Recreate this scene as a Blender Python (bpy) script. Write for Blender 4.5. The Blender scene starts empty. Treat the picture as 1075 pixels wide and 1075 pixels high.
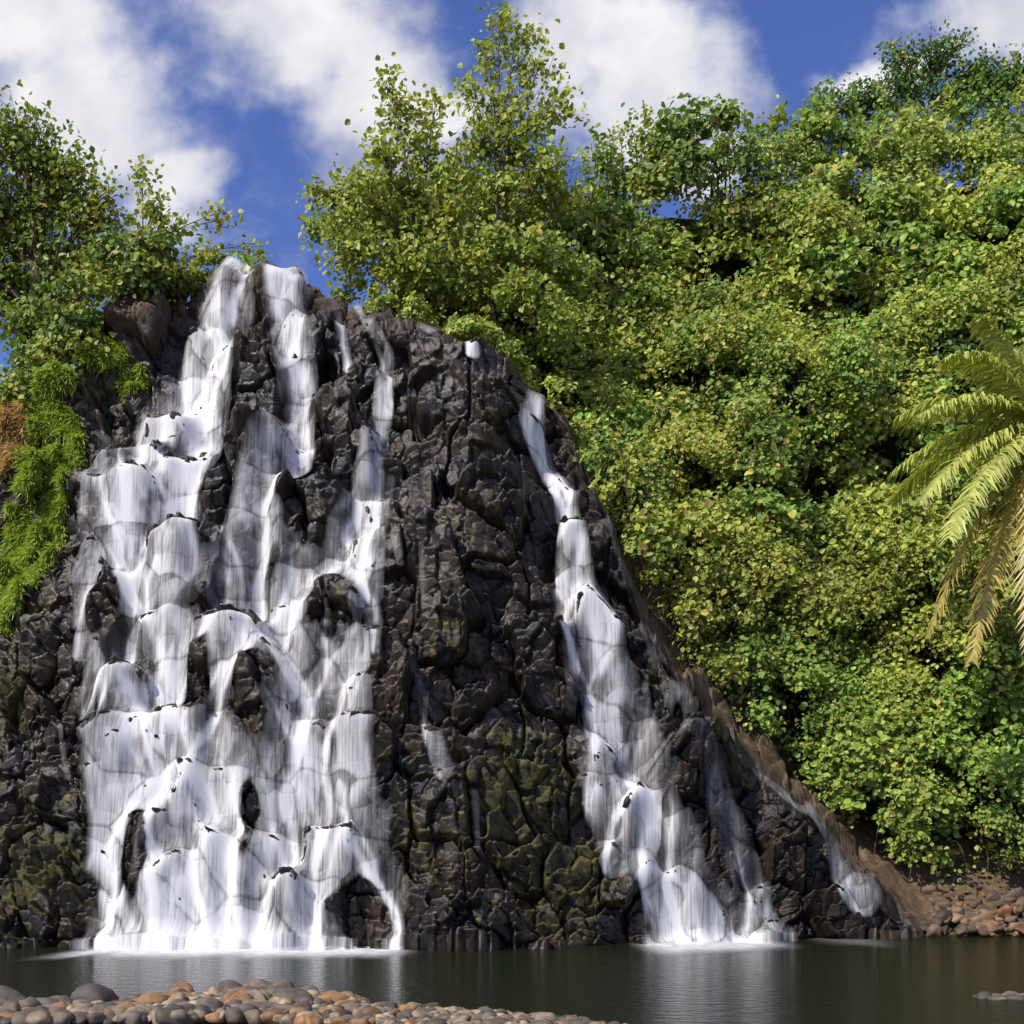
import bpy, math
import numpy as np
from mathutils import Vector
R = np.random.RandomState(7)
F=1150.0; CH=2.42; CX=537.5; HY=913.0
scene=bpy.context.scene

# ------------------------------------------------------------------ helpers
def h2(ix,iy,s):
    n=(ix.astype(np.int64)*374761393+iy.astype(np.int64)*668265263+int(s)*1274126177)&0xffffffff
    n=((n^(n>>13))*1274126177)&0xffffffff
    n=((n^(n>>15))*974634777)&0xffffffff
    n=n^(n>>16)
    return n/4294967296.0
def vn(x,y,s=0):
    x=np.asarray(x,float);y=np.asarray(y,float)
    ix=np.floor(x);iy=np.floor(y);fx=x-ix;fy=y-iy
    fx=fx*fx*(3-2*fx);fy=fy*fy*(3-2*fy)
    a=h2(ix,iy,s);b=h2(ix+1,iy,s);c=h2(ix,iy+1,s);d=h2(ix+1,iy+1,s)
    return (a*(1-fx)+b*fx)*(1-fy)+(c*(1-fx)+d*fx)*fy*1.0-0.5
def fbm(x,y,s=0,o=4):
    r=0;a=1
    for i in range(o):
        r=r+a*vn(x*2**i+i*7.3,y*2**i+i*3.1,s+i);a*=.5
    return r
def voro(x,y,s,jit=0.85,p=3.0):
    ix=np.floor(x);iy=np.floor(y)
    F1=np.full(x.shape,9.);F2=np.full(x.shape,9.)
    cx=np.zeros(x.shape);cy=np.zeros(x.shape);dx1=np.zeros(x.shape);dy1=np.zeros(x.shape)
    for a in (-1,0,1):
        for b in (-1,0,1):
            jx=ix+a;jy=iy+b
            px=jx+.5+(h2(jx,jy,s)-.5)*jit;py=jy+.5+(h2(jx,jy,s+91)-.5)*jit
            dx=x-px;dy=y-py
            d=(np.abs(dx)**p+np.abs(dy)**p)**(1/p)
            m=d<F1
            F2=np.where(m,F1,np.minimum(F2,d))
            F1=np.where(m,d,F1)
            cx=np.where(m,jx,cx);cy=np.where(m,jy,cy);dx1=np.where(m,dx,dx1);dy1=np.where(m,dy,dy1)
    return F1,F2,cx,cy,dx1,dy1
def sstep(a,b,x):
    t=np.clip((x-a)/(b-a),0,1);return t*t*(3-2*t)
def blur(a,r,axis):
    k=2*r+1
    for _ in range(2):
        pad=[(0,0),(0,0)];pad[axis]=(r+1,r)
        c=np.cumsum(np.pad(a,pad,mode='edge'),axis=axis)
        a=(np.take(c,range(k,c.shape[axis]),axis)-np.take(c,range(0,c.shape[axis]-k),axis))/k
    return a
def dilate(a,r,axis):
    o=a.copy()
    for s in range(-r,r+1):
        o=np.maximum(o,np.roll(a,s,axis))
    return o
def mesh_np(name,V,Fc,mats=(),cols=None,smooth=False,attrs=None,parent=None,fmat=None):
    V=np.ascontiguousarray(V,dtype=np.float32);Fc=np.ascontiguousarray(Fc,dtype=np.int32)
    me=bpy.data.meshes.new(name);n,k=Fc.shape
    me.vertices.add(len(V));me.vertices.foreach_set('co',V.ravel())
    me.loops.add(n*k);me.loops.foreach_set('vertex_index',Fc.ravel())
    me.polygons.add(n);me.polygons.foreach_set('loop_start',np.arange(0,n*k,k,dtype=np.int32))
    me.polygons.foreach_set('loop_total',np.full(n,k,dtype=np.int32))
    me.polygons.foreach_set('use_smooth',np.full(n,smooth,dtype=bool))
    if fmat is not None: me.polygons.foreach_set('material_index',np.asarray(fmat,dtype=np.int32))
    me.update(calc_edges=True)
    if cols is not None:
        a=me.color_attributes.new('col','FLOAT_COLOR','POINT')
        c=np.ones((len(V),4),np.float32);c[:,:3]=cols;a.data.foreach_set('color',c.ravel())
    if attrs:
        for kx,v in attrs.items():
            a=me.attributes.new(kx,'FLOAT','POINT');a.data.foreach_set('value',np.ascontiguousarray(v,dtype=np.float32).ravel())
    for m in mats: me.materials.append(m)
    ob=bpy.data.objects.new(name,me);scene.collection.objects.link(ob)
    if parent: ob.parent=parent
    return ob
def gridfaces(ni,nj,off=0):
    i,j=np.meshgrid(np.arange(ni-1),np.arange(nj-1),indexing='ij')
    a=i*nj+j
    return np.stack([a,a+nj,a+nj+1,a+1],-1).reshape(-1,4)+off

# ------------------------------------------------------------------ materials
def newmat(name):
    m=bpy.data.materials.new(name);m.use_nodes=True;nt=m.node_tree
    for n in list(nt.nodes): nt.nodes.remove(n)
    return m,nt,nt.nodes,nt.links
def nd(ns,t,**k):
    n=ns.new(t)
    for a,b in k.items():
        setattr(n,a,b)
    return n
def noise(ns,l,vec,scale,detail=5,rough=.55):
    n=ns.new('ShaderNodeTexNoise');n.inputs['Scale'].default_value=scale;n.inputs['Detail'].default_value=detail;n.inputs['Roughness'].default_value=rough
    if vec is not None:l.new(vec,n.inputs['Vector'])
    return n
def ramp(ns,l,fac,stops):
    r=ns.new('ShaderNodeValToRGB');e=r.color_ramp.elements
    while len(e)<len(stops): e.new(.5)
    for q,(p,c) in zip(e,stops):
        q.position=p;q.color=(*c,1) if len(c)==3 else c
    l.new(fac,r.inputs[0]);return r
def mixc(ns,l,f,a,b,bt='MIX'):
    m=ns.new('ShaderNodeMix');m.data_type='RGBA';m.blend_type=bt
    for s,v in ((0,f),(6,a),(7,b)):
        if hasattr(v,'links') or hasattr(v,'is_linked'): l.new(v,m.inputs[s])
        else: m.inputs[s].default_value=v if s==0 else ((*v,1) if len(v)==3 else v)
    return m.outputs[2]
def math_(ns,l,op,a,b=None,clamp=False):
    m=ns.new('ShaderNodeMath');m.operation=op;m.use_clamp=clamp
    for i,v in enumerate((a,b)):
        if v is None: continue
        if hasattr(v,'is_linked'): l.new(v,m.inputs[i])
        else: m.inputs[i].default_value=v
    return m.outputs[0]

def leafmat(name,transl=.3,rough=.45,spec=.3):
    m,nt,ns,l=newmat(name)
    a=nd(ns,'ShaderNodeAttribute',attribute_name='col')
    c=a.outputs['Color']
    p=ns.new('ShaderNodeBsdfPrincipled');l.new(c,p.inputs['Base Color']);p.inputs['Roughness'].default_value=rough
    p.inputs['Specular IOR Level'].default_value=spec
    t=ns.new('ShaderNodeBsdfTranslucent')
    c2=mixc(ns,l,1.0,c,(1.25,1.3,.5),'MULTIPLY');l.new(c2,t.inputs[0])
    mx=ns.new('ShaderNodeMixShader');mx.inputs[0].default_value=transl
    l.new(p.outputs[0],mx.inputs[1]);l.new(t.outputs[0],mx.inputs[2])
    o=ns.new('ShaderNodeOutputMaterial');l.new(mx.outputs[0],o.inputs[0]);return m
M_leaf=leafmat('leaf')
M_palm=leafmat('palm_leaf',.3,.4,.4)
M_grass=leafmat('grass',.3,.6,.2)

def rockmat_attr(name,rough=.7):
    m,nt,ns,l=newmat(name)
    a=nd(ns,'ShaderNodeAttribute',attribute_name='col');tc=ns.new('ShaderNodeTexCoord')
    n=noise(ns,l,tc.outputs['Object'],5,6,.65)
    v=ramp(ns,l,n.outputs['Fac'],[(.3,(.45,.43,.42)),(.7,(1.4,1.4,1.4))])
    c=mixc(ns,l,1.0,a.outputs['Color'],v.outputs[0],'MULTIPLY')
    p=ns.new('ShaderNodeBsdfPrincipled');l.new(c,p.inputs['Base Color']);p.inputs['Roughness'].default_value=rough
    b=ns.new('ShaderNodeBump');b.inputs['Strength'].default_value=.5;b.inputs['Distance'].default_value=.04
    l.new(n.outputs['Fac'],b.inputs['Height']);l.new(b.outputs[0],p.inputs['Normal'])
    o=ns.new('ShaderNodeOutputMaterial');l.new(p.outputs[0],o.inputs[0]);return m
M_stone=rockmat_attr('river_stone')

def barkmat():
    m,nt,ns,l=newmat('bark');tc=ns.new('ShaderNodeTexCoord')
    n=noise(ns,l,tc.outputs['Object'],6,4)
    r=ramp(ns,l,n.outputs['Fac'],[(.3,(.06,.042,.028)),(.7,(.22,.17,.12))])
    p=ns.new('ShaderNodeBsdfDiffuse');l.new(r.outputs[0],p.inputs['Color'])
    o=ns.new('ShaderNodeOutputMaterial');l.new(p.outputs[0],o.inputs[0]);return m
M_bark=barkmat()

def basalt():
    m,nt,ns,l=newmat('wet_basalt');tc=ns.new('ShaderNodeTexCoord');oc=tc.outputs['Object']
    n1=noise(ns,l,oc,.5,5,.6)
    base=ramp(ns,l,n1.outputs['Fac'],[(.3,(.005,.0045,.004)),(.46,(.012,.010,.0085)),(.57,(.038,.027,.017)),(.66,(.013,.011,.009)),(.78,(.05,.037,.025))])
    n2=noise(ns,l,oc,2.5,6,.68)
    v=ramp(ns,l,n2.outputs['Fac'],[(.3,(.4,.4,.4)),(.7,(2.0,1.8,1.6))])
    c=mixc(ns,l,1.0,base.outputs[0],v.outputs[0],'MULTIPLY')
    ad=nd(ns,'ShaderNodeAttribute',attribute_name='dry')
    dr=ramp(ns,l,n2.outputs['Fac'],[(.3,(.025,.016,.012)),(.55,(.09,.056,.036)),(.75,(.18,.12,.08))])
    c=mixc(ns,l,ad.outputs['Fac'],c,dr.outputs[0])
    asn=nd(ns,'ShaderNodeAttribute',attribute_name='soil')
    so=ramp(ns,l,n2.outputs['Fac'],[(.3,(.05,.032,.016)),(.6,(.15,.095,.05)),(.8,(.24,.16,.09))])
    c=mixc(ns,l,asn.outputs['Fac'],c,so.outputs[0])
    am=nd(ns,'ShaderNodeAttribute',attribute_name='moss')
    mm=math_(ns,l,'ADD',am.outputs['Fac'],math_(ns,l,'MULTIPLY',math_(ns,l,'SUBTRACT',n2.outputs['Fac'],.5),3.0))
    mm=math_(ns,l,'SUBTRACT',mm,.38);mm=math_(ns,l,'MULTIPLY',mm,3.0,True)
    mc=ramp(ns,l,n2.outputs['Fac'],[(.4,(.03,.03,.006)),(.7,(.13,.115,.02))])
    c=mixc(ns,l,math_(ns,l,'MULTIPLY',mm,.78),c,mc.outputs[0])
    p=ns.new('ShaderNodeBsdfPrincipled');l.new(c,p.inputs['Base Color']);p.inputs['Specular IOR Level'].default_value=.5
    ro=ns.new('ShaderNodeMapRange');l.new(n2.outputs['Fac'],ro.inputs[0]);ro.inputs[1].default_value=.35;ro.inputs[2].default_value=.65;ro.inputs[3].default_value=.55;ro.inputs[4].default_value=.24
    r2=math_(ns,l,'ADD',ro.outputs[0],math_(ns,l,'MULTIPLY',math_(ns,l,'MAXIMUM',math_(ns,l,'MAXIMUM',ad.outputs['Fac'],asn.outputs['Fac']),mm),.4),True)
    l.new(r2,p.inputs['Roughness'])
    n5=noise(ns,l,oc,5,7,.66)
    b=ns.new('ShaderNodeBump');b.inputs['Strength'].default_value=.6;b.inputs['Distance'].default_value=.09
    l.new(n5.outputs['Fac'],b.inputs['Height']);l.new(b.outputs[0],p.inputs['Normal'])
    o=ns.new('ShaderNodeOutputMaterial');l.new(p.outputs[0],o.inputs[0]);return m
M_bas=basalt()

def fallmat():
    m,nt,ns,l=newmat('falling_water');tc=ns.new('ShaderNodeTexCoord')
    mp=ns.new('ShaderNodeMapping');mp.inputs['Scale'].default_value=(11,1.2,.45);l.new(tc.outputs['Object'],mp.inputs[0])
    n=noise(ns,l,mp.outputs[0],1.5,4,.55)
    a=nd(ns,'ShaderNodeAttribute',attribute_name='dens')
    k=ns.new('ShaderNodeMapRange');l.new(n.outputs['Fac'],k.inputs[0]);k.inputs[1].default_value=.3;k.inputs[2].default_value=.7;k.inputs[3].default_value=.42;k.inputs[4].default_value=1.58
    d=math_(ns,l,'MULTIPLY',a.outputs['Fac'],k.outputs[0])
    e=math_(ns,l,'POWER',2.718,math_(ns,l,'MULTIPLY',d,-1.0))
    al=math_(ns,l,'MULTIPLY',math_(ns,l,'SUBTRACT',1.0,e),.96,True)
    df=ns.new('ShaderNodeBsdfDiffuse');df.inputs['Color'].default_value=(.87,.86,.87,1)
    tl=ns.new('ShaderNodeBsdfTranslucent');tl.inputs[0].default_value=(.85,.87,.92,1)
    mx=ns.new('ShaderNodeMixShader');mx.inputs[0].default_value=.18;l.new(df.outputs[0],mx.inputs[1]);l.new(tl.outputs[0],mx.inputs[2])
    tr=ns.new('ShaderNodeBsdfTransparent')
    m2=ns.new('ShaderNodeMixShader');l.new(al,m2.inputs[0]);l.new(tr.outputs[0],m2.inputs[1]);l.new(mx.outputs[0],m2.inputs[2])
    o=ns.new('ShaderNodeOutputMaterial');l.new(m2.outputs[0],o.inputs[0]);return m
M_fall=fallmat()

# ------------------------------------------------------------------ cliff shape
K=0.35
def basey(x): return 34.0+ 5.5*sstep(1,15,x)+1.0*sstep(-12,-22,x)
def to_xz(px,py):
    "bearing/elevation survey -> point on the mean cliff plane"
    px=np.asarray(px,float);py=np.asarray(py,float)
    x=(px-CX)/F*38
    for _ in range(12):
        d=(basey(x)+K*CH)/(1-K*(HY-py)/F);x=(px-CX)/F*d
    return x,CH+(HY-py)/F*d
sil=np.array([(-200,520),(-60,470),(0,430),(50,395),(75,375),(100,345),(120,322),(150,312),(168,292),(190,284),(205,272),(250,276),(300,282),(345,290),(362,302),(400,308),(412,322),(440,326),(462,336),(500,338),(530,362),(565,388),(597,415),(622,475),(650,565),(685,650),(730,722),(780,785),(830,838),(880,893),(930,940),(985,975),(1060,985),(1300,985)],float)
SILX,SILZ=to_xz(sil[:,0],sil[:,1])
SILZ=np.maximum(SILZ,0.25)
def ztop(x): return np.interp(x,SILX,SILZ)
bumps=[(270,410,24,75,.9),(228,520,14,30,.5),(215,725,16,35,.55),(272,745,22,50,.7),(355,655,28,40,.8),(330,535,32,42,.8),(155,905,14,45,.5),(385,965,28,32,.7),(112,640,18,32,.5),(120,430,10,30,.3),(330,690,12,22,.3),(290,600,14,25,.4),(170,770,9,24,.35),(130,740,10,34,.4),(265,870,10,34,.45),(195,560,9,24,.3),(350,740,9,26,.3),(250,640,10,22,.3),(300,800,8,22,.3),(215,640,8,20,.3)]
BUMP=[]
for (a,b,rx,rz,am) in bumps:
    x0,z0=to_xz(a,b);s=38/F;BUMP.append((float(x0),float(z0),rx*s,rz*s*1.1,am))
GULX,GULZ=to_xz([560,590,605,640,690,740],[400,500,600,700,880,1000])
XBUT=float(to_xz(490,500)[0])
def bq(x,z,x0,z0,rx,rz):
    return ((x-x0)/rx)**2+((z-z0)/rz)**2+1.3*fbm(x/.8,z/1.1,131,3)
def macro(x,z):
    o=1.7*fbm(x/6,z/8,11,3)
    o=o+1.4*np.exp(-((x-XBUT)/2.3)**2)*sstep(27,14,z)
    gx=np.interp(z,GULZ[::-1],GULX[::-1])
    o=o-.9*np.exp(-((x-gx)/1.1)**2)
    return o
def outd(x,z,levels=3):
    x=np.asarray(x,float);z=np.asarray(z,float)
    wx=x+.5*fbm(x/2.5,z/2.5,3,3);wz=z+.5*fbm(x/2.5,z/2.5,23,3)
    o=macro(x,z)
    for (x0,z0,rx,rz,am) in BUMP:
        o=o+am*sstep(1.6,.4,bq(x,z,x0,z0,rx,rz))*.9
    lowr=sstep(12,5,z)
    for (cxs,czs,s,amp,tilt,bias,crk,cw,pp,jj) in ((1.75,1.8,31,1.75,.22,.34,.45,.09,8,.8),(.85,.8,57,.48,.30,.16,.15,.11,8,.85),(.36,.33,77,.12,.3,.1,.05,.15,6,.9))[:levels]:
        F1,F2,cx,cy,dx,dy=voro(wx/cxs,wz/czs,s,jj,pp)
        hh=h2(cx,cy,s+5)-.5;g1=(h2(cx,cy,s+6)-.5)*2*tilt;g2=(h2(cx,cy,s+7)-.5)*2*tilt+bias
        o=o+amp*hh*(1-.2*lowr)+g1*dx*cxs*(1+.9*lowr)+g2*dy*czs-crk*(1-sstep(0,cw,F2-F1))
    return o
NV=np.array([0,-.94,.34])
def rise(x): return .12+.75*sstep(1.5,6,x)
def rimxf(x,z,o,e=0.0):
    "displaced point on the face, rolling back over the rim"
    zt=ztop(x);rimf=sstep(-.9,.9,(z+e*1.3)-zt);rb=sstep(1.2,0,zt-z)*.7
    ny=NV[1]*(1-rimf);nz=NV[2]*(1-rimf)+1.0*rimf
    o2=np.where(e>0,o*.7,o*(1-.3*rimf))
    yb_=basey(x)+K*z+e;zb_=z+e*rise(x)
    return np.stack([x+0*o2,yb_+ny*o2+np.where(e>0,.7,rb),zb_+nz*o2*(z>0)-np.where(e>0,.2,.2*rb)],-1)
XS=np.concatenate([np.arange(-27,-18,.12),np.arange(-18,13.5,.045),np.arange(13.5,30,.12)])
NT=640;NE=90
T=np.concatenate([np.linspace(-.03,1,NT),1+np.linspace(.002,1,NE)])
X,TT=np.meshgrid(XS,T,indexing='ij')
ZT=ztop(X)
main=TT<=1
Z=np.where(main,ZT*TT,ZT)
Z=np.where(TT<=0,TT*40,Z)
ext=np.where(main,0,(TT-1))*9.0
S=Z+ext*1.2
od=outd(X,S)
od=od*(.35+.65*sstep(0,2.5,ZT+0*X))
P=rimxf(X,Z,od,ext)
def ell(px,py,rx,ry,x,z):
    x0,z0=to_xz(px,py);s=38/F
    return np.exp(-(((x-x0)/(rx*s))**2+((z-z0)/(ry*s))**2))
moss=.0*X
for e in ((45,910,60,70,.85),(30,640,40,120,.45),(530,860,50,70,.65),(560,800,50,60,.6),(430,900,40,60,.5),(690,700,25,50,.5),(360,640,24,30,.6),(500,590,40,60,.45),(10,740,15,40,.9),(620,900,50,50,.6),(100,400,50,50,.5),(530,470,30,60,.5),(480,690,40,40,.5),(580,960,80,40,.4)):
    moss=moss+e[4]*ell(*e[:4],X,Z)
moss=np.clip(moss-.06,0,.8)
dry=sstep(3.2,.3,ZT-Z)*sstep(-3,-9,X)*.95+sstep(2.2,.2,ZT-Z)*.4*sstep(8,0,X)
dry=np.clip(dry+.3*(ext>0),0,1)
soil=sstep(-.1,1.0,ext-.4+.9*fbm(X/1.5,S/1.5,9))*sstep(3.5,5.5,X)
soil=np.maximum(soil,sstep(14.0,15.0,X)*sstep(.02,.4,Z+ext)*.9)
mesh_np('basalt_cliff',P.reshape(-1,3),gridfaces(len(XS),len(T)),[M_bas],smooth=True,attrs={'moss':moss,'dry':dry,'soil':soil})

# ------------------------------------------------------------------ waterfall
gwx=np.arange(-17,15,.036);gwz=np.arange(-.1,28,.04)
WX,WZ=np.meshgrid(gwx,gwz,indexing='ij')
streams=[
 [(255,272,20,2.),(232,330,29,1.8),(195,430,44,1.45),(160,520,49,1.3),(155,620,53,1.2),(168,720,57,1.2),(184,850,62,1.2),(198,992,70,1.5)],
 [(296,280,17,1.7),(314,370,19,1.6),(314,440,21,1.35),(292,500,25,1.3),(268,580,33,1.2),(238,650,40,1.2),(230,750,47,1.15),(240,850,52,1.2),(255,992,56,1.4)],
 [(290,500,17,1.1),(305,600,29,1.1),(315,680,42,1.),(335,780,50,1.),(345,870,50,1),(350,992,52,1.1)],
 [(372,306,4,.8),(405,370,8,1.1),(400,430,9,1.3),(388,490,12,1.3),(380,550,19,1.2),(368,610,25,1.2),(345,680,32,1.),(345,760,40,.95)],
 [(410,500,5,.5),(402,600,6,.5),(400,700,6,.4)],
 [(345,290,4,.6),(368,390,6,.8)],
 [(440,332,7,.6),(470,360,5,.4)],
 [(490,362,6,1.),(498,396,6,1.2)],
 [(566,390,8,.9),(556,450,11,1.6),(588,495,11,2.1),(604,560,11,2.1),(604,605,15,1.8),(624,650,19,1.5),(647,720,25,1.1),(667,800,29,.9),(690,880,30,1.),(714,950,30,1.2),(735,995,40,1.5)],
 [(560,450,4,.3),(640,560,7,.25),(700,700,11,.28),(745,820,18,.3),(790,930,22,.4),(800,990,20,.45)],
 [(588,620,7,.7),(600,700,11,.4),(625,810,15,.35),(650,900,15,.4)],
 [(700,900,15,.45),(765,960,25,.5),(790,992,35,.6)],
 [(745,815,5,.5),(760,850,5,.4)],
 [(785,800,3,.45),(850,870,6,.65),(868,895,12,.7),(895,942,22,.85)],
 [(110,460,6,.8),(112,560,8,.7),(100,640,8,.6),(85,690,6,.7)],
 [(80,780,3,.5),(85,830,4,.4)],[(112,760,9,.7),(118,880,12,.8),(125,992,14,.9)],
 [(420,590,4,.4),(425,620,4,.3)],[(447,610,3,.45),(450,680,4,.35)],[(435,715,7,.3),(470,830,10,.4)],[(500,850,3,.4),(502,900,3,.4)],
 [(370,900,13,1.2),(400,950,10,1.1),(412,990,9,1.2)],
]
mask=np.zeros(WX.shape)
for st in streams:
    st=np.array(st,float);xs_,zs_=to_xz(st[:,0],st[:,1])
    for i in range(len(st)-1):
        ax,az_,bx,bz=xs_[i],zs_[i],xs_[i+1],zs_[i+1]
        w0=st[i,2]*.034;w1=st[i+1,2]*.034;wm=max(w0,w1)*2.4+.1
        ia=np.searchsorted(gwx,min(ax,bx)-wm);ib=np.searchsorted(gwx,max(ax,bx)+wm)
        ja=np.searchsorted(gwz,min(az_,bz)-wm);jb=np.searchsorted(gwz,max(az_,bz)+wm)
        ggx=WX[ia:ib,ja:jb];ggz=WZ[ia:ib,ja:jb]
        L=(bx-ax)**2+(bz-az_)**2
        t=np.clip(((ggx-ax)*(bx-ax)+(ggz-az_)*(bz-az_))/L,0,1)
        d=np.sqrt((ggx-ax-t*(bx-ax))**2+(ggz-az_-t*(bz-az_))**2)
        w=w0+(w1-w0)*t;it=st[i,3]+(st[i+1,3]-st[i,3])*t
        dn_=d/w+.5*fbm(ggx/.7,ggz/1.6,141,3)
        v=it*sstep(1.5,.5,dn_)
        mask[ia:ib,ja:jb]=np.maximum(mask[ia:ib,ja:jb],v)
for (x0,z0,rx,rz,am) in BUMP:
    mask*=1-.95*sstep(1.3,.5,bq(WX,WZ,x0,z0,rx,rz))*min(1,am*2.2)
OD=outd(WX,WZ)
OD2=outd(WX,WZ,2)
OB=blur(blur(OD2,5,0),3,1)
OBB=blur(blur(OD2,16,0),16,1)
GX=np.gradient(OB,.036,axis=0)
N=75000
prob=(np.minimum(mask,1.5)**1.1).ravel();prob/=prob.sum()
idx=R.choice(prob.size,N,p=prob)
pi,pj=np.unravel_index(idx,WX.shape)
px=gwx[pi]+R.uniform(-.018,.018,N);pz=gwz[pj]+R.uniform(-.02,.02,N);vx=np.zeros(N);life=R.uniform(50,180,N);age=np.zeros(N)
dens=np.zeros(WX.shape)
alive=np.ones(N,bool)
for step in range(180):
    ii=((px-gwx[0])/.036).astype(int).clip(0,len(gwx)-2);jj=((pz-gwz[0])/.04).astype(int).clip(0,len(gwz)-1)
    mk=mask[ii,jj]
    alive&=(pz>-.05)&(mk>.03)&(age<life)
    fade=np.minimum(1,np.minimum(age/12,(life-age)/30)).clip(0,1)
    fr=(px-gwx[0])/.036-ii
    wgt=alive*fade
    np.add.at(dens,(ii,jj),wgt*(1-fr));np.add.at(dens,(ii+1,jj),wgt*fr)
    g=GX[ii,jj]
    vx=vx*.88-g*.0034
    vx=np.clip(vx,-.026,.026)
    px=px+vx;pz=pz-.04;age+=1
dens=blur(dens,1,1)
dens=.5*dens+.5*blur(dens,2,0)
ref=dens[mask>.5].mean()
dn=np.minimum(dens/ref,2.5)
DL=dilate(dilate(OD2,3,0),3,1)
W0=blur(blur(DL,3,0),3,1)+.06
Wc=W0.copy()
fall=np.zeros(WX.shape)
for j in range(len(gwz)-2,-1,-1):
    c_=Wc[:,j+1]-.27*.04
    hit=W0[:,j]>=c_
    Wc[:,j]=np.where(hit,W0[:,j],c_)
    fall[:,j]=np.where(hit,fall[:,j+1]*.90,np.minimum(fall[:,j+1]+.04,1.6))
fall=blur(blur(fall,3,0),2,1)
Wc=blur(Wc,5,0);Wc=blur(Wc,5,1)
poke=sstep(.0,-.25,Wc-OD)
flare=np.clip(1-WZ/.7,0,1)**2
Wc=Wc+.45*flare*(1+.5*fbm(WX/.6,0*WX,161))
prot=OD2-OBB
lip=sstep(-.65,.45,prot)
gap=.25+.75*sstep(-.32,.08,fbm(WX/.65,WZ/1.5,151,3))
lowb=sstep(8,0,WZ)*.4
dn=(1.85*dn*(.2+.85*mask)+.3*mask**1.3)*(.28+1.0*lip)*(1.15-.24*fall)*np.minimum(1,gap+lowb*.5)*(1+lowb)*(1+.8*flare)
dn*=sstep(.02,.3,mask)*(1-poke)
ZTw=ztop(WX)
dn*=sstep(.15,-.1,WZ-ZTw)
Pw=rimxf(WX,np.minimum(WZ,ZTw+.15),Wc,0.0*WX)
dd=dn.ravel();Fw=gridfaces(len(gwx),len(gwz))
keep=dd[Fw].max(1)>.03
Fw=Fw[keep];used=np.unique(Fw);remap=np.zeros(dd.size,np.int64);remap[used]=np.arange(len(used))
mesh_np('waterfall',Pw.reshape(-1,3)[used],remap[Fw],[M_fall],smooth=True,attrs={'dens':dd[used]})

# ------------------------------------------------------------------ hillside
rdg=np.array([(-300,520),(200,480),(300,380),(345,300),(400,262),(450,255),(600,255),(640,240),(700,225),(770,236),(800,212),(870,186),(1000,188),(1075,174),(1400,150)],float)
Y0=42.0;KH=.43
RDX=(rdg[:,0]-CX)/F*((Y0+KH*CH)/(1-KH*(HY-rdg[:,1])/F));RDZ=CH+(HY-rdg[:,1])/F*((Y0+KH*CH)/(1-KH*(HY-rdg[:,1])/F))
def cap(x): return np.maximum(np.interp(x,RDX,RDZ),ztop(x)+.3)
def hilly(x,z):
    yt=basey(x)+K*ztop(x)+.9
    a=yt+np.maximum(z-ztop(x),0)/rise(x);b=Y0+KH*z
    return np.minimum(a,b)+1.6*fbm(x/6,z/6,41,3)
def shaded_soilmat():
    m,nt,ns,l=newmat('shaded_forest_soil');tc=ns.new('ShaderNodeTexCoord')
    n=noise(ns,l,tc.outputs['Object'],1.2,6,.65)
    r=ramp(ns,l,n.outputs['Fac'],[(.3,(.015,.02,.007)),(.55,(.035,.032,.015)),(.75,(.08,.06,.03))])  # soil tones kept dark, painting shade into the gaps between leaves
    p=ns.new('ShaderNodeBsdfDiffuse');l.new(r.outputs[0],p.inputs['Color'])
    o=ns.new('ShaderNodeOutputMaterial');l.new(p.outputs[0],o.inputs[0]);return m
M_shaded_soil=shaded_soilmat()
hx=np.linspace(-60,70,330);ht=np.linspace(0,1,110)
HX,HT=np.meshgrid(hx,ht,indexing='ij')
HZ0=ztop(HX)-2.0;HTOP=np.where(HX<-6,ztop(HX)-1.2,cap(HX)-.4)
HZ=HZ0+(HTOP-HZ0)*HT
HYY=hilly(HX,HZ)+.5+2.5*sstep(2,-1,HZ-ztop(HX))
HX2=np.concatenate([HX,HX[:,-1:],HX[:,-1:]],1);HY2=np.concatenate([HYY,HYY[:,-1:]+25,HYY[:,-1:]+160],1);HZ2=np.concatenate([HZ,HZ[:,-1:]-.5,HZ[:,-1:]-6],1)
mesh_np('hillside',np.stack([HX2,HY2,HZ2],-1).reshape(-1,3),gridfaces(len(hx),len(ht)+2),[M_shaded_soil],smooth=True)

# ------------------------------------------------------------------ leaves
def unit(v): return v/np.maximum(np.linalg.norm(v,axis=-1,keepdims=True),1e-9)
def leaves(C,Nn,size,col,asp=.42,droop=.5):
    n=len(C)
    rd=unit(R.normal(size=(n,3))+np.array([0,0,-droop]))
    Nn=unit(Nn)
    ax=unit(rd-(rd*Nn).sum(1,keepdims=True)*Nn)
    sd=np.cross(Nn,ax)
    s=size[:,None];w=s*asp
    b=C-ax*s*.5
    V=np.stack([b, b+ax*s*.35+sd*w+Nn*s*.10, b+ax*s*.75+sd*w*.72+Nn*s*.06, b+ax*s*1.0-Nn*s*.10, b+ax*s*.75-sd*w*.72+Nn*s*.06, b+ax*s*.35-sd*w+Nn*s*.10],1)
    k=np.arange(n)[:,None]*6
    Fc=np.concatenate([k+np.array([[0,1,2,3]]),k+np.array([[0,3,4,5]])],0)
    cc=np.repeat(col[:,None,:],6,1)
    return V.reshape(-1,3),Fc,cc.reshape(-1,3)
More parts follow.
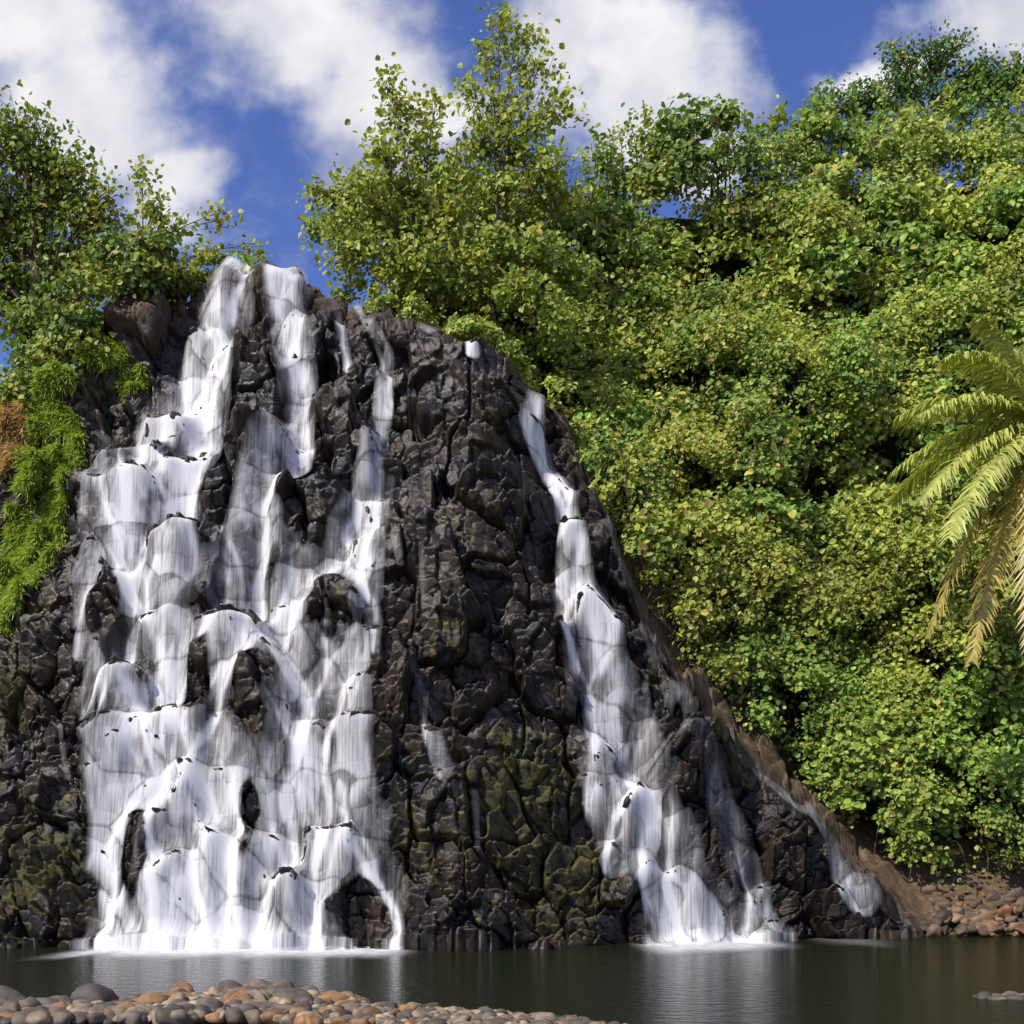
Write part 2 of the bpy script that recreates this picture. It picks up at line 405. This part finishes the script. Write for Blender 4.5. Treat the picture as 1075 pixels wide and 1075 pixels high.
class Acc:
    def __init__(s): s.V=[];s.F=[];s.C=[];s.M=[];s.n=0
    def add(s,V,Fc,C,mi=0):
        s.V.append(V);s.F.append(Fc+s.n);s.C.append(C);s.M.append(np.full(len(Fc),mi));s.n+=len(V)
    def build(s,name,mats,smooth=False,parent=None):
        return mesh_np(name,np.concatenate(s.V),np.concatenate(s.F),mats,np.concatenate(s.C),smooth,fmat=np.concatenate(s.M),parent=parent)
def tube(acc,P,r,sides=6,mi=1,col=(.1,.08,.05)):
    P=np.asarray(P,float);r=np.asarray(r,float);n=len(P)
    t=unit(np.gradient(P,axis=0));up=np.array([.3,.2,1.]) if abs(t[0,2])<.8 else np.array([1.,.1,0])
    a=unit(np.cross(t,up));b=np.cross(t,a)
    th=np.arange(sides)/sides*2*np.pi
    V=P[:,None,:]+r[:,None,None]*(np.cos(th)[None,:,None]*a[:,None,:]+np.sin(th)[None,:,None]*b[:,None,:])
    i,j=np.meshgrid(np.arange(n-1),np.arange(sides),indexing='ij');j2=(j+1)%sides
    Fc=np.stack([i*sides+j,i*sides+j2,(i+1)*sides+j2,(i+1)*sides+j],-1).reshape(-1,4)
    acc.add(V.reshape(-1,3),Fc,np.tile(col,(n*sides,1)),mi)
def bez(a,b,c,n=8):
    t=np.linspace(0,1,n)[:,None];return (1-t)**2*a+2*t*(1-t)*b+t*t*c
YG=np.array([.33,.38,.07]);MG=np.array([.14,.22,.045]);DG=np.array([.05,.095,.022]);YE=np.array([.54,.48,.10]);LG=np.array([.22,.33,.06]);BR=np.array([.26,.17,.07])
def clump_leaves(acc,C,r,nl,size,tint,face=(0,-.75,.65),flat=.8,yel=.07,rng=R):
    n=len(C);tot=int(nl.sum());ci=np.repeat(np.arange(n),nl)
    d=unit(rng.normal(size=(tot,3)));f=unit(np.array(face))
    dt=(d*f).sum(1);d=np.where((dt<-.25)[:,None],-d,d)
    rad=r[ci]*(1.15-.75*rng.rand(tot)**1.4)
    rad*=1+.45*vn(d[:,0]*3+ci*1.7,d[:,2]*3+d[:,1]*2,5)*2
    P=C[ci]+d*rad[:,None]*np.array([1,1,flat])
    N_=unit(d*.7+np.array([-.2,-.45,.6])+rng.normal(size=(tot,3))*.6)
    col=tint[ci]*(.55+.9*rng.rand(tot,1))
    yv=yel[ci] if hasattr(yel,'shape') else yel
    m=rng.rand(tot);col=np.where((m<yv)[:,None],YE*(.6+.6*rng.rand(tot,1)),col);col=np.where((m>.985)[:,None],BR,col)
    sz=size[ci]*(.55+.75*rng.rand(tot))
    acc.add(*leaves(P,N_,sz,col),0)

jf=Acc()
n=2900
cx_=R.uniform(-9,33,n);u=R.rand(n)
lo=ztop(cx_)+np.interp(cx_,[-9,0,4,6,10,13,15,30],[.6,.8,1.3,1.8,2.3,1.8,1.9,1.9]);hi=cap(cx_)
cz_=lo+(hi-lo)*u
wgt=(hi-lo)/ (hi-lo).max();k=R.rand(n)<wgt;cx_,cz_,lo=cx_[k],cz_[k],lo[k]
hgt=cz_-ztop(cx_)
thin=sstep(2.8,4,cx_)*sstep(11,8,cx_)*sstep(.5,1.5,hgt)*sstep(7,4,hgt)*.5
hole=sstep(.12,.42,fbm(cx_/3.2,cz_/2.6,77,3))*.7*sstep(3,6,cap(cx_)-cz_)
k=R.rand(len(cx_))>np.maximum(thin,hole);cx_,cz_,lo=cx_[k],cz_[k],lo[k]
cy_=hilly(cx_,cz_)-.1
wxx=cx_+1.4*fbm(cx_/2.5,cz_/2.5,61,3);wzz=cz_+1.4*fbm(cx_/2.5,cz_/2.5,62,3)
f1,f2,ca_,cb_,_,_=voro(wxx/3.0,wzz/2.8,71,.95,2.0)
dome=np.sqrt(np.clip(1-(f1/.8)**2,0,1))*(.3+1.0*h2(ca_,cb_,74))
dome=dome*.75+1.5*(fbm(cx_/4.5,cz_/4.5,75,3)+.35)
dome*=np.interp(cz_-lo,[0,3],[.3,1])
sp=.5*h2(ca_,cb_,72)+.5*R.rand(len(cx_));sp2=.6*h2(ca_,cb_,73)+.4*R.rand(len(cx_))
rr=R.uniform(.4,1.15,len(cx_))*np.interp(cz_-ztop(cx_),[0,3,8],[.6,.85,1.1])
C=np.stack([cx_,cy_-rr*.45-dome*2.1,cz_+.3*rr+dome*.6],1)
g=vn(cx_/4,cz_/4,81)+.5
tint=np.where((sp<.5)[:,None],YG,np.where((sp<.73)[:,None],LG,MG*1.15))
tint=tint*(.75+.45*g[:,None])*R.uniform(.8,1.2,(len(cx_),1))
low=sstep(11,5,cz_)[:,None]*.7;tint=tint*(1-low)+(LG*1.05)*low
far=sstep(30,42,cz_)[:,None]*.35;tint=tint*(1-far)+np.array([.25,.35,.11])*far
lsz=np.where(sp2<.4,.2,np.where(sp2<.72,.27,.36))*np.interp(cz_,[0,15,40],[.85,1,1.05])
nl=(135*(rr/1.0)**1.8*(.34/lsz)**1.3).astype(int).clip(40,380)
yel=np.where(sp2<.5,.12,.04)+.16*np.exp(-((cx_-7.5)/4)**2)*sstep(8,14,cz_)*sstep(30,20,cz_)
clump_leaves(jf,C,rr,nl,lsz,tint,yel=yel)
ns_=320
sxs=R.uniform(-8,34,ns_);top=R.rand(ns_)<.3
szs=np.where(top,cap(sxs)+.0,ztop(sxs)+3+(cap(sxs)-ztop(sxs)-3)*R.rand(ns_))
sys_=hilly(sxs,szs)-1.8
for a,b,c in zip(sxs,sys_,szs):
    h=R.uniform(1.2,3.6);tip=np.array([a+R.uniform(-.8,.8),b-R.uniform(0,1.2),c+h])
    Pp=bez(np.array([a,b,c-.5]),np.array([a,b-.3,c+h*.6]),tip,9);tube(jf,Pp,np.linspace(.05,.012,9),4,1)
    m=int(R.uniform(50,110));t=R.rand(m)**.8;q=Pp[(t*8.99).astype(int)]+R.normal(size=(m,3))*(.2+.35*(1-t))[:,None]
    tc_=(YG if R.rand()<.55 else (LG if R.rand()<.6 else MG*1.2))
    jf.add(*leaves(q,unit(R.normal(size=(m,3))*.6+[-.2,-.4,.6]),R.uniform(.18,.34,m),tc_*(.7+.6*R.rand(m,1))),0)
for _ in range(300):
    a=R.uniform(3.2,9.0) if R.rand()<.5 else R.uniform(4,26);zt=float(ztop(a));c=zt+R.uniform(3,14)
    if c>float(cap(a)): continue
    y=float(hilly(np.array(a),np.array(c)))
    L=R.uniform(1.,4.);out=R.uniform(.9,3.0)
    p0=np.array([a,y-out,c]);p2=p0+np.array([R.uniform(-1.2,1.2),R.uniform(.0,.4),-L])
    zt2=float(ztop(p2[0]));p2[2]=max(p2[2],zt2+1.6)
    p2[1]=min(p2[1],float(hilly(np.array(p2[0]),np.array(p2[2])))-.3)
    tube(jf,bez(p0,(p0+p2)/2+R.normal(size=3)*.6,p2,8),np.full(8,R.uniform(.006,.02)),4,1)
    if R.rand()<.6:
        m=26;q=p0+(p2-p0)*R.rand(m,1)+R.normal(size=(m,3))*.2
        jf.add(*leaves(q,unit(R.normal(size=(m,3))*.6+[-.2,-.6,.5]),R.uniform(.14,.26,m),YG*(.6+.6*R.rand(m,1))),0)
jf.build('jungle_foliage',[M_leaf,M_bark])

# ------------------------------------------------------------------ trees
def tree(name,base,fork,lobes,lsize,per_m2,tips,tint,tr=.22,spread=.3,droop=.4,yl=.07):
    acc=Acc();base=np.array(base,float);fork=np.array(fork,float)
    Pt=bez(base,(base+fork)/2+R.normal(size=3)*.25,fork,10);tube(acc,Pt,np.linspace(tr,tr*.6,10),8,1)
    for (c,rad) in lobes:
        c=np.array(c,float);rad=np.array(rad,float)
        s=Pt[R.randint(5,10)]
        lb=bez(s,(s+c)/2+np.array([0,0,.1*np.linalg.norm(c-s)])+R.normal(size=3)*.2,c+np.array([0,0,rad[2]*.3]),9)
        tube(acc,lb,np.linspace(tr*.45,tr*.12,9),6,1)
        nt_=int(tips*rad[0]*rad[2])+4
        for _ in range(nt_):
            d=unit(R.normal(size=3));tip=c+d*rad*R.uniform(.45,1.08)
            s2=lb[R.randint(3,9)]
            tb=bez(s2,(s2+tip)/2+np.array([0,0,.15])+R.normal(size=3)*.12,tip,6)
            tube(acc,tb,np.linspace(tr*.12,.008,6),4,1)
            m=max(3,int(per_m2*R.uniform(.6,1.4)))
            t=R.rand(m)**.6;q=tb[(t*5.99).astype(int)]*1.0+R.normal(size=(m,3))*spread*np.array([1,1,.75])
            sh=tint*(.7+.5*R.rand())
            col=sh*(.75+.5*R.rand(m,1));
            if R.rand()<yl: col=YE*(.6+.5*R.rand(m,1))
            acc.add(*leaves(q,unit(R.normal(size=(m,3))*.6+[-.25,-.55,.5]),lsize*R.uniform(.55,1.25,m),col,droop=droop),0)
    return acc.build(name,[M_leaf,M_bark])
def W(px,py,d): return np.array([(px-CX)/F*d,d,CH+(HY-py)/F*d])
def lobe(px,py,rx,ry,d): return (W(px,py,d),(rx*d/F,rx*d/F*.9,ry*d/F))
D=49
tree('tall_hibiscus_tree',W(515,400,D),W(522,150,D),[lobe(525,18,18,16,D),lobe(550,38,28,14,D),lobe(510,52,16,16,D),lobe(565,75,36,18,D),lobe(496,95,22,22,D),lobe(590,115,24,20,D),lobe(530,108,26,20,D),lobe(550,145,42,24,D),lobe(505,155,34,24,D),lobe(578,180,42,24,D),lobe(530,200,44,24,D),lobe(590,210,24,22,D+1)],.28,12,18,YG*1.1,tr=.12,spread=.28)
tree('hibiscus_tree',W(440,400,D-1),W(430,200,D-1),[lobe(408,80,14,12,D-1),lobe(418,112,26,20,D-1),lobe(440,150,28,20,D-1),lobe(458,105,12,14,D-1),lobe(400,160,30,20,D-2),lobe(380,205,36,24,D-2),lobe(430,210,50,30,D-1),lobe(480,180,28,26,D-1),lobe(350,235,30,18,D-2),lobe(365,268,44,26,D-2),lobe(470,240,50,30,D-1),lobe(420,275,50,26,D-2)],.28,14,18,YG,tr=.12,spread=.3)
tree('sapling',W(545,330,D-2),W(540,280,D-2),[lobe(520,255,40,28,D-2),lobe(570,265,40,28,D-2),lobe(610,290,34,30,D-1),lobe(480,285,40,26,D-2),lobe(545,310,40,24,D-3),lobe(590,340,30,26,D-3)],.27,16,17,YG*.6+LG*.4,tr=.1)
D=47
tree('broadleaf_tree',W(20,420,D),W(40,290,D),[lobe(20,145,48,40,D),lobe(60,180,48,35,D),lobe(-30,185,50,50,D),lobe(100,225,42,36,D),lobe(20,240,60,45,D+1),lobe(70,290,50,40,D+1),lobe(0,310,55,45,D+1),lobe(118,280,30,36,D),lobe(-60,270,60,60,D),lobe(40,350,60,30,D)],.26,20,20,MG*.6+YG*.4,tr=.3,spread=.34)
D=45
tree('slender_tree',W(120,400,D),W(150,260,D),[lobe(150,185,14,18,D),lobe(165,220,22,20,D),lobe(190,240,24,16,D),lobe(150,255,26,24,D),lobe(235,225,16,12,D),lobe(270,262,16,10,D),lobe(215,265,20,10,D),lobe(180,285,22,14,D),lobe(130,300,20,20,D)],.27,9,18,YG,tr=.08,spread=.25)
D=62
tree('rain_tree',W(985,220,D),W(980,110,D),[lobe(900,105,32,14,D),lobe(940,88,26,14,D),lobe(985,58,34,18,D),lobe(945,58,24,11,D),lobe(1030,75,28,14,D),lobe(1010,100,40,14,D),lobe(1060,95,30,24,D),lobe(1090,80,40,24,D),lobe(880,115,22,10,D)],.24,18,28,DG*2.2,tr=.35,spread=.35)
ub=Acc();n=150
bx=np.concatenate([R.uniform(-26,-13.5,110),R.uniform(-23,-17,40)]);by=R.uniform(42,48,n);bz=ztop(bx)+R.uniform(-.8,2.6,n)*sstep(-12.5,-16,bx)
rr=R.uniform(.5,1.2,n);szz=R.uniform(.2,.32,n);cc=np.where((R.rand(n)<.5)[:,None],MG,YG)*.9
clump_leaves(ub,np.stack([bx,by,bz],1),rr,(150*rr*rr/(szz/.3)).astype(int)+30,szz,cc)
ub.build('undergrowth_shrubs',[M_leaf,M_bark])
rp=Acc();n=80
bx=np.concatenate([R.uniform(-14,-10.5,25),R.uniform(-6,3.5,55)]);zt=ztop(bx)
rr=R.uniform(.2,.6,n)
clump_leaves(rp,np.stack([bx,basey(bx)+K*zt+R.uniform(.8,3.0,n),zt+R.uniform(.0,.7,n)],1),rr,(120*rr).astype(int)+20,np.full(n,.2),np.where((R.rand(n)<.6)[:,None],YG,LG))
rp.build('rim_plants',[M_leaf,M_bark])

# ------------------------------------------------------------------ grass on the left ledge
gr=Acc()
def scatter_grass(regs,cnt,L,cols):
    for (a,b,rx,ry,share) in regs:
        m=int(cnt*share);x0,z0=to_xz(a,b);s=38/F
        ang=R.rand(m)*2*np.pi;q=np.sqrt(R.rand(m))
        x=x0+rx*s*q*np.cos(ang);z=z0+ry*s*q*np.sin(ang);z=np.minimum(z,ztop(x)-.05)
        k=vn(x*1.3,z*1.3,90)+.5>.22;x=x[k];z=z[k];m=len(x)
        P_=rimxf(x,z,outd(x,z),0*x)
        dirn=unit(np.stack([R.normal(size=m)*.45,-.7+R.normal(size=m)*.3,.5+R.normal(size=m)*.5],1))
        l_=L*R.uniform(.5,1.3,m)[:,None];sd=unit(np.cross(dirn,R.normal(size=(m,3))))*.03
        mid=P_+dirn*l_*.55;tip=P_+dirn*l_+np.array([0,0,-.35])*l_
        V=np.stack([P_-sd,P_+sd,mid+sd*.8,mid-sd*.8,tip+sd*.15,tip-sd*.15],1).reshape(-1,3)
        kk=np.arange(m)[:,None]*6
        Fc=np.concatenate([kk+np.array([[0,1,2,3]]),kk+np.array([[3,2,4,5]])],0)
        col=cols[R.randint(0,len(cols),m)]*(.7+.6*R.rand(m,1))
        gr.add(V,Fc,np.repeat(col[:,None],6,1).reshape(-1,3),0)
scatter_grass([(54,480,34,64,.3),(25,560,34,74,.25),(50,415,38,34,.15),(100,365,32,18,.08),(5,630,20,38,.1),(60,385,24,18,.06),(130,380,16,18,.06)],70000,.38,np.array([YG*1.3,LG*1.4,YG*1.1]))
scatter_grass([(8,455,26,56,1)],14000,.46,np.array([[.6,.42,.22],[.5,.36,.18]]))
gr.build('grass_bank',[M_grass])

# ------------------------------------------------------------------ palm
def palm():
    root=bpy.data.objects.new('coconut_palm',None);scene.collection.objects.link(root)
    c=W(1098,445,36.5)
    a=Acc();base=np.array([20.4,41.5,1.2]);Pt=bez(base,np.array([20.4,39.5,9]),c,26)
    tube(a,Pt,np.linspace(.26,.15,26)*(1+.08*(np.arange(26)%2)),10,1);a.build('trunk',[M_palm,M_bark],True,root)
    fr=Acc()
    specs=[(-.75,.1,1.7,5.4,1.3),(-1,-.25,.95,5.2,1.8),(-1,.2,.5,5.2,1.7),(-1,-.3,.25,5.2,1.6),(-1,.1,0,5.0,1.5),(-.9,-.3,-.25,5.2,1.8),(-.8,-.5,-.45,5.6,2.2),(-.6,0,-.7,6.0,2.5),(-.35,-.6,-.9,6.6,3.0),(-.5,-.2,-.9,6.2,2.8),(-.3,-.9,.3,5.4,2),(.4,-.9,.2,5.4,2),(1,-.2,.4,5.4,2),(.8,.6,.3,5.4,2),(0,1,.5,5.4,2),(.2,-.5,.9,5,2),(-.2,.4,1.4,4.8,1.6),(.9,-.5,-.3,5.2,2),(-.8,.8,.1,5.4,1.8)]
    for (dx,dy,dz,L,dr) in specs:
        d=unit(np.array([dx,dy,dz],float));L=L*1.06
        mid=c+d*L*.55+np.array([0,0,.45]);tip=c+d*L*.95+np.array([0,0,-dr])
        n=60;Pp=bez(c,mid,tip,n);tube(fr,Pp,np.linspace(.045,.012,n),5,0,col=(.42,.4,.1))
        t=unit(np.gradient(Pp,axis=0));side=unit(np.cross(t,np.array([0,0,1.])))
        for sgn in (-1,1):
            for sub in range(2):
                k=np.arange(4,n-1)+(.5*sub);ki=k.astype(int);f=(k-ki)[:,None]
                p=Pp[ki]*(1-f)+Pp[np.minimum(ki+1,n-1)]*f
                u=k/n;ll=(.95*np.sin(np.pi*np.clip(u*.85+.12,0,1))**.7+.12)*R.uniform(.8,1.15,len(k))
                dd_=unit(side[ki]*sgn+t[ki]*.7+np.array([0,0,-.15])+R.normal(size=(len(k),3))*.14)
                m1=p+dd_*ll[:,None]*.5;tp=p+dd_*ll[:,None]*.95+np.array([0,0,-1])*ll[:,None]*R.uniform(.15,.45,(len(k),1))
                w=unit(np.cross(dd_,np.cross(t[ki],dd_)))*.036
                V=np.stack([p-w,p+w,m1+w,m1-w,tp+w*.15,tp-w*.15],1).reshape(-1,3)
                kk=np.arange(len(k))[:,None]*6
                Fc=np.concatenate([kk+np.array([[0,1,2,3]]),kk+np.array([[3,2,4,5]])],0)
                col=np.array([.42,.45,.12])*R.uniform(.7,1.4,(len(k),1));
                if dz<-.5: col=np.array([.48,.38,.12])*R.uniform(.7,1.3,(len(k),1))
                fr.add(V,Fc,np.repeat(col[:,None],6,1).reshape(-1,3),0)
    fr.build('fronds',[M_palm,M_bark],False,root)
palm()

# ------------------------------------------------------------------ stones
import bmesh
bm=bmesh.new();bmesh.ops.create_icosphere(bm,subdivisions=3,radius=1);bm.verts.ensure_lookup_table()
IV=np.array([v.co[:] for v in bm.verts]);IF=np.array([[v.index for v in f.verts] for f in bm.faces]);bm.free()
def stone(acc,p,s,col,flat=.6,lo_=.6,hi_=.95):
    k=R.randint(9,15);nn=unit(R.normal(size=(k,3)));dk=R.uniform(lo_,hi_,k)
    dt=IV@nn.T;r=np.min(np.where(dt>.05,dk/np.maximum(dt,.05),9),1);r=np.minimum(r,1.05)
    V=IV*r[:,None]*np.array([1,R.uniform(.65,1),flat*R.uniform(.75,1.2)])*s
    a=R.rand()*6.28;ca,sa=math.cos(a),math.sin(a)
    V=V@np.array([[ca,-sa,0],[sa,ca,0],[0,0,1]]);t=R.uniform(-.3,.3);V=V@np.array([[1,0,0],[0,math.cos(t),-math.sin(t)],[0,math.sin(t),math.cos(t)]])
    acc.add(V+np.array(p),IF,np.tile(col,(len(V),1)),0)
scol=np.array([[.17,.13,.09],[.28,.21,.14],[.09,.075,.06],[.32,.26,.18],[.30,.16,.07],[.13,.105,.085],[.22,.17,.12]])
bxs=[-30,-12,-8,-4.5,-2,0,1.1,3,8,20,40];bys=[18.2,18.5,18.9,19.9,18.9,17.9,17.2,14,9,4,2]
yb=lambda x: np.interp(x,bxs,bys)
gx=np.concatenate([np.linspace(-900,-41,12),np.linspace(-40,40,161),np.linspace(41,900,12)]);gy=np.concatenate([np.linspace(-900,-21,10),np.linspace(-20,60,161),np.linspace(61,1500,12)])
GXX,GYY=np.meshgrid(gx,gy,indexing='ij')
dsh=yb(GXX)-GYY
GZ=np.interp(dsh,[-6,-1.5,0,1.5,6],[-1.5,-.5,-.06,.04,.1])+.05*fbm(GXX,GYY,6,3)*(np.abs(dsh)<20)
GZ=np.where(GYY>60,-1.5,GZ)
def groundmat():
    m,nt,ns,l=newmat('gravel');tc=ns.new('ShaderNodeTexCoord')
    v=ns.new('ShaderNodeTexVoronoi');v.inputs['Scale'].default_value=9;l.new(tc.outputs['Object'],v.inputs[0])
    r=ramp(ns,l,v.outputs['Color'],[(.0,(.04,.035,.028)),(1,(.17,.14,.105))])
    p=ns.new('ShaderNodeBsdfPrincipled');l.new(r.outputs[0],p.inputs['Base Color']);p.inputs['Roughness'].default_value=.8
    b=ns.new('ShaderNodeBump');b.invert=True;b.inputs['Distance'].default_value=.06;l.new(v.outputs['Distance'],b.inputs['Height']);l.new(b.outputs[0],p.inputs['Normal'])
    o=ns.new('ShaderNodeOutputMaterial');l.new(p.outputs[0],o.inputs[0]);return m
mesh_np('ground',np.stack([GXX,GYY,GZ],-1).reshape(-1,3),gridfaces(len(gx),len(gy)),[groundmat()],smooth=True)
st=Acc()
for _ in range(2300):
    x=R.uniform(-11,2.0);d=R.uniform(-.15,3.2);y=yb(x)-d
    s=R.uniform(.06,.16) if x>-2.5 else R.uniform(.08,.25)
    if R.rand()<.14: s*=1.6
    z=np.interp(d,[-.2,0,1.5,4],[-.03,.03,.15,.2])
    z+=.2*math.exp(-((x+4.3)/1.3)**2)*math.exp(-((d-1)/1.0)**2)
    c=scol[R.randint(7)]*R.uniform(.5,1.25)
    if s>.26: c=scol[[0,2,5,4,1][R.randint(5)]]*.85
    stone(st,(x,y,z),s,c,.65,.5,.9)
for (x,y,s,c) in ((-4.6,18.6,.6,0),(-3.6,18.9,.45,6),(-8.4,18.2,.5,2),(-6.9,18.3,.5,2),(-5.6,18.7,.55,4),(-7.6,18.0,.4,5),(-2.9,18.5,.36,1)):
    stone(st,(x,y,.18),s,scol[c]*.75,.7,.45,.85)
st.build('river_stones',[M_stone],True)
s2=Acc()
for _ in range(30): stone(s2,(R.uniform(8.9,10.5),R.uniform(20.3,21),-.02),R.uniform(.08,.22),scol[R.randint(3)]*.8)
s2.build('stone_bar',[M_stone],True)
s3=Acc()
for _ in range(300):
    x=R.uniform(13.3,24);q=R.rand();y=39.4+q*3.2+ (.4 if x<15 else 0);z=.05+q*1.5*min(1,(x-12.5)/3)
    stone(s3,(x,y,z),R.uniform(.12,.45)*(1.5 if R.rand()<.15 else 1),scol[[0,2,4,6,1,5][R.randint(6)]]*np.array([.95,.8,.7])*R.uniform(.4,1.),.75,.4,.85)
s3.build('shore_boulders',[M_stone],True)

# ------------------------------------------------------------------ pool
def poolmat():
    m,nt,ns,l=newmat('pool_water');tc=ns.new('ShaderNodeTexCoord')
    mp=ns.new('ShaderNodeMapping');mp.inputs['Scale'].default_value=(1,1.8,1);l.new(tc.outputs['Object'],mp.inputs[0])
    n=noise(ns,l,mp.outputs[0],2.4,5,.6)
    a=nd(ns,'ShaderNodeAttribute',attribute_name='foam')
    n2=noise(ns,l,tc.outputs['Object'],2.2,5,.6)
    fo=math_(ns,l,'MULTIPLY',a.outputs['Fac'],math_(ns,l,'ADD',n2.outputs['Fac'],.3),True)
    c=mixc(ns,l,fo,(.011,.015,.005),(.78,.79,.8))
    p=ns.new('ShaderNodeBsdfPrincipled');l.new(c,p.inputs['Base Color']);p.inputs['IOR'].default_value=1.33;p.inputs['Specular IOR Level'].default_value=.3
    l.new(math_(ns,l,'ADD',math_(ns,l,'MULTIPLY',fo,.6),.13),p.inputs['Roughness'])
    b=ns.new('ShaderNodeBump');b.inputs['Strength'].default_value=.95;b.inputs['Distance'].default_value=.22
    l.new(n.outputs['Fac'],b.inputs['Height']);l.new(b.outputs[0],p.inputs['Normal'])
    o=ns.new('ShaderNodeOutputMaterial');l.new(p.outputs[0],o.inputs[0]);return m
qx=np.linspace(-45,45,361);qy=np.linspace(2,43,165)
QX,QY=np.meshgrid(qx,qy,indexing='ij')
foam=np.zeros(QX.shape)
dist=basey(QX)-.5-QY
for (a,b,s) in ((110,415,1.1),(685,800,1.),(860,900,.2)):
    xa,_=to_xz(a,995);xb,_=to_xz(b,995)
    foam=np.maximum(foam,s*sstep(xa-.8,xa+.5,QX)*sstep(xb+1.,xb-.5,QX)*sstep(4.2,.8,dist+1.2*fbm(QX/.9,0*QX,5)))
mesh_np('pool_water',np.stack([QX,QY,0*QX],-1).reshape(-1,3),gridfaces(len(qx),len(qy)),[poolmat()],smooth=True,attrs={'foam':foam})

# ------------------------------------------------------------------ light
sd=unit(np.array([-.66,-.66,.88]))
el=math.asin(sd[2]);az=math.atan2(sd[0],sd[1])
L=bpy.data.lights.new('sun','SUN');L.energy=5.0;L.angle=math.radians(.5);L.color=(1,.94,.83)
lo_=bpy.data.objects.new('sun',L);scene.collection.objects.link(lo_)
lo_.rotation_euler=Vector(sd).to_track_quat('Z','Y').to_euler()
w=bpy.data.worlds.new('World');scene.world=w;w.use_nodes=True
w.cycles.sampling_method='NONE'
ns=w.node_tree.nodes;l=w.node_tree.links
for n_ in list(ns): ns.remove(n_)
sk=ns.new('ShaderNodeTexSky');sk.sky_type='NISHITA';sk.sun_disc=False;sk.sun_elevation=el;sk.sun_rotation=az
sk.air_density=1.0;sk.dust_density=.3;sk.ozone_density=3
sat=mixc(ns,l,1.0,sk.outputs[0],(1.0,1.05,1.65),'MULTIPLY')
tc=ns.new('ShaderNodeTexCoord');spx=ns.new('ShaderNodeSeparateXYZ');l.new(tc.outputs['Generated'],spx.inputs[0])
ay=math_(ns,l,'MAXIMUM',math_(ns,l,'ABSOLUTE',spx.outputs[1]),.15)
U=math_(ns,l,'DIVIDE',spx.outputs[0],ay);Vv=math_(ns,l,'DIVIDE',spx.outputs[2],ay)
cb=ns.new('ShaderNodeCombineXYZ');l.new(U,cb.inputs[0]);l.new(Vv,cb.inputs[1])
nw=noise(ns,l,cb.outputs[0],7,4,.55)
wv=ns.new('ShaderNodeVectorMath');wv.operation='MULTIPLY_ADD';l.new(nw.outputs['Color'],wv.inputs[0]);wv.inputs[1].default_value=(.16,.16,0);l.new(cb.outputs[0],wv.inputs[2])
ws=ns.new('ShaderNodeVectorMath');ws.operation='SUBTRACT';l.new(wv.outputs[0],ws.inputs[0]);ws.inputs[1].default_value=(.08,.08,0)
nz1=noise(ns,l,cb.outputs[0],11,6,.6)
nz2=noise(ns,l,cb.outputs[0],1.6,3,.5)
cur=math_(ns,l,'MULTIPLY',math_(ns,l,'GREATER_THAN',math_(ns,l,'ABSOLUTE',U),.62),.8)
cur=math_(ns,l,'MULTIPLY',cur,nz2.outputs['Fac'])
for (a,b,rx,ry) in ((10,30,140,115),(90,130,110,85),(175,200,60,60),(310,25,140,70),(390,110,95,95),(600,20,100,75),(680,90,115,90),(740,165,55,35),(1060,20,120,75),(470,130,55,45),(940,70,90,25)):
    vs=ns.new('ShaderNodeVectorMath');vs.operation='SUBTRACT';l.new(ws.outputs[0],vs.inputs[0]);vs.inputs[1].default_value=((a-CX)/F,(HY-b)/F,0)
    vm=ns.new('ShaderNodeVectorMath');vm.operation='MULTIPLY';l.new(vs.outputs[0],vm.inputs[0]);vm.inputs[1].default_value=(F/rx,F/ry,0)
    vl=ns.new('ShaderNodeVectorMath');vl.operation='LENGTH';l.new(vm.outputs[0],vl.inputs[0])
    cur=math_(ns,l,'SMOOTH_MAX',cur,math_(ns,l,'SUBTRACT',1.2,vl.outputs['Value']));cur.node.inputs[2].default_value=.3
tot=math_(ns,l,'ADD',cur,math_(ns,l,'MULTIPLY',math_(ns,l,'SUBTRACT',nz1.outputs['Fac'],.5),1.2))
mr=ns.new('ShaderNodeMapRange');mr.interpolation_type='SMOOTHSTEP';l.new(tot,mr.inputs[0]);mr.inputs[1].default_value=.0;mr.inputs[2].default_value=.85
cc_=ramp(ns,l,nw.outputs['Fac'],[(.35,(6.6,6.7,7.4)),(.6,(9.6,9.5,9.6))])
cm=mixc(ns,l,math_(ns,l,'MULTIPLY',mr.outputs[0],.97),sat,cc_.outputs[0])
bg=ns.new('ShaderNodeBackground');bg.inputs['Strength'].default_value=.1;l.new(cm,bg.inputs[0])
wo=ns.new('ShaderNodeOutputWorld');l.new(bg.outputs[0],wo.inputs[0])

cam=bpy.data.cameras.new('camera');co=bpy.data.objects.new('camera',cam);scene.collection.objects.link(co)
co.location=(0,0,CH);co.rotation_euler=(math.radians(90),0,0)
cam.sensor_width=36;cam.lens=F/1075*36;cam.shift_y=(HY-537.5)/1075;cam.clip_end=4000
scene.camera=co
scene.view_settings.view_transform='Standard';scene.view_settings.look='None';scene.view_settings.exposure=0
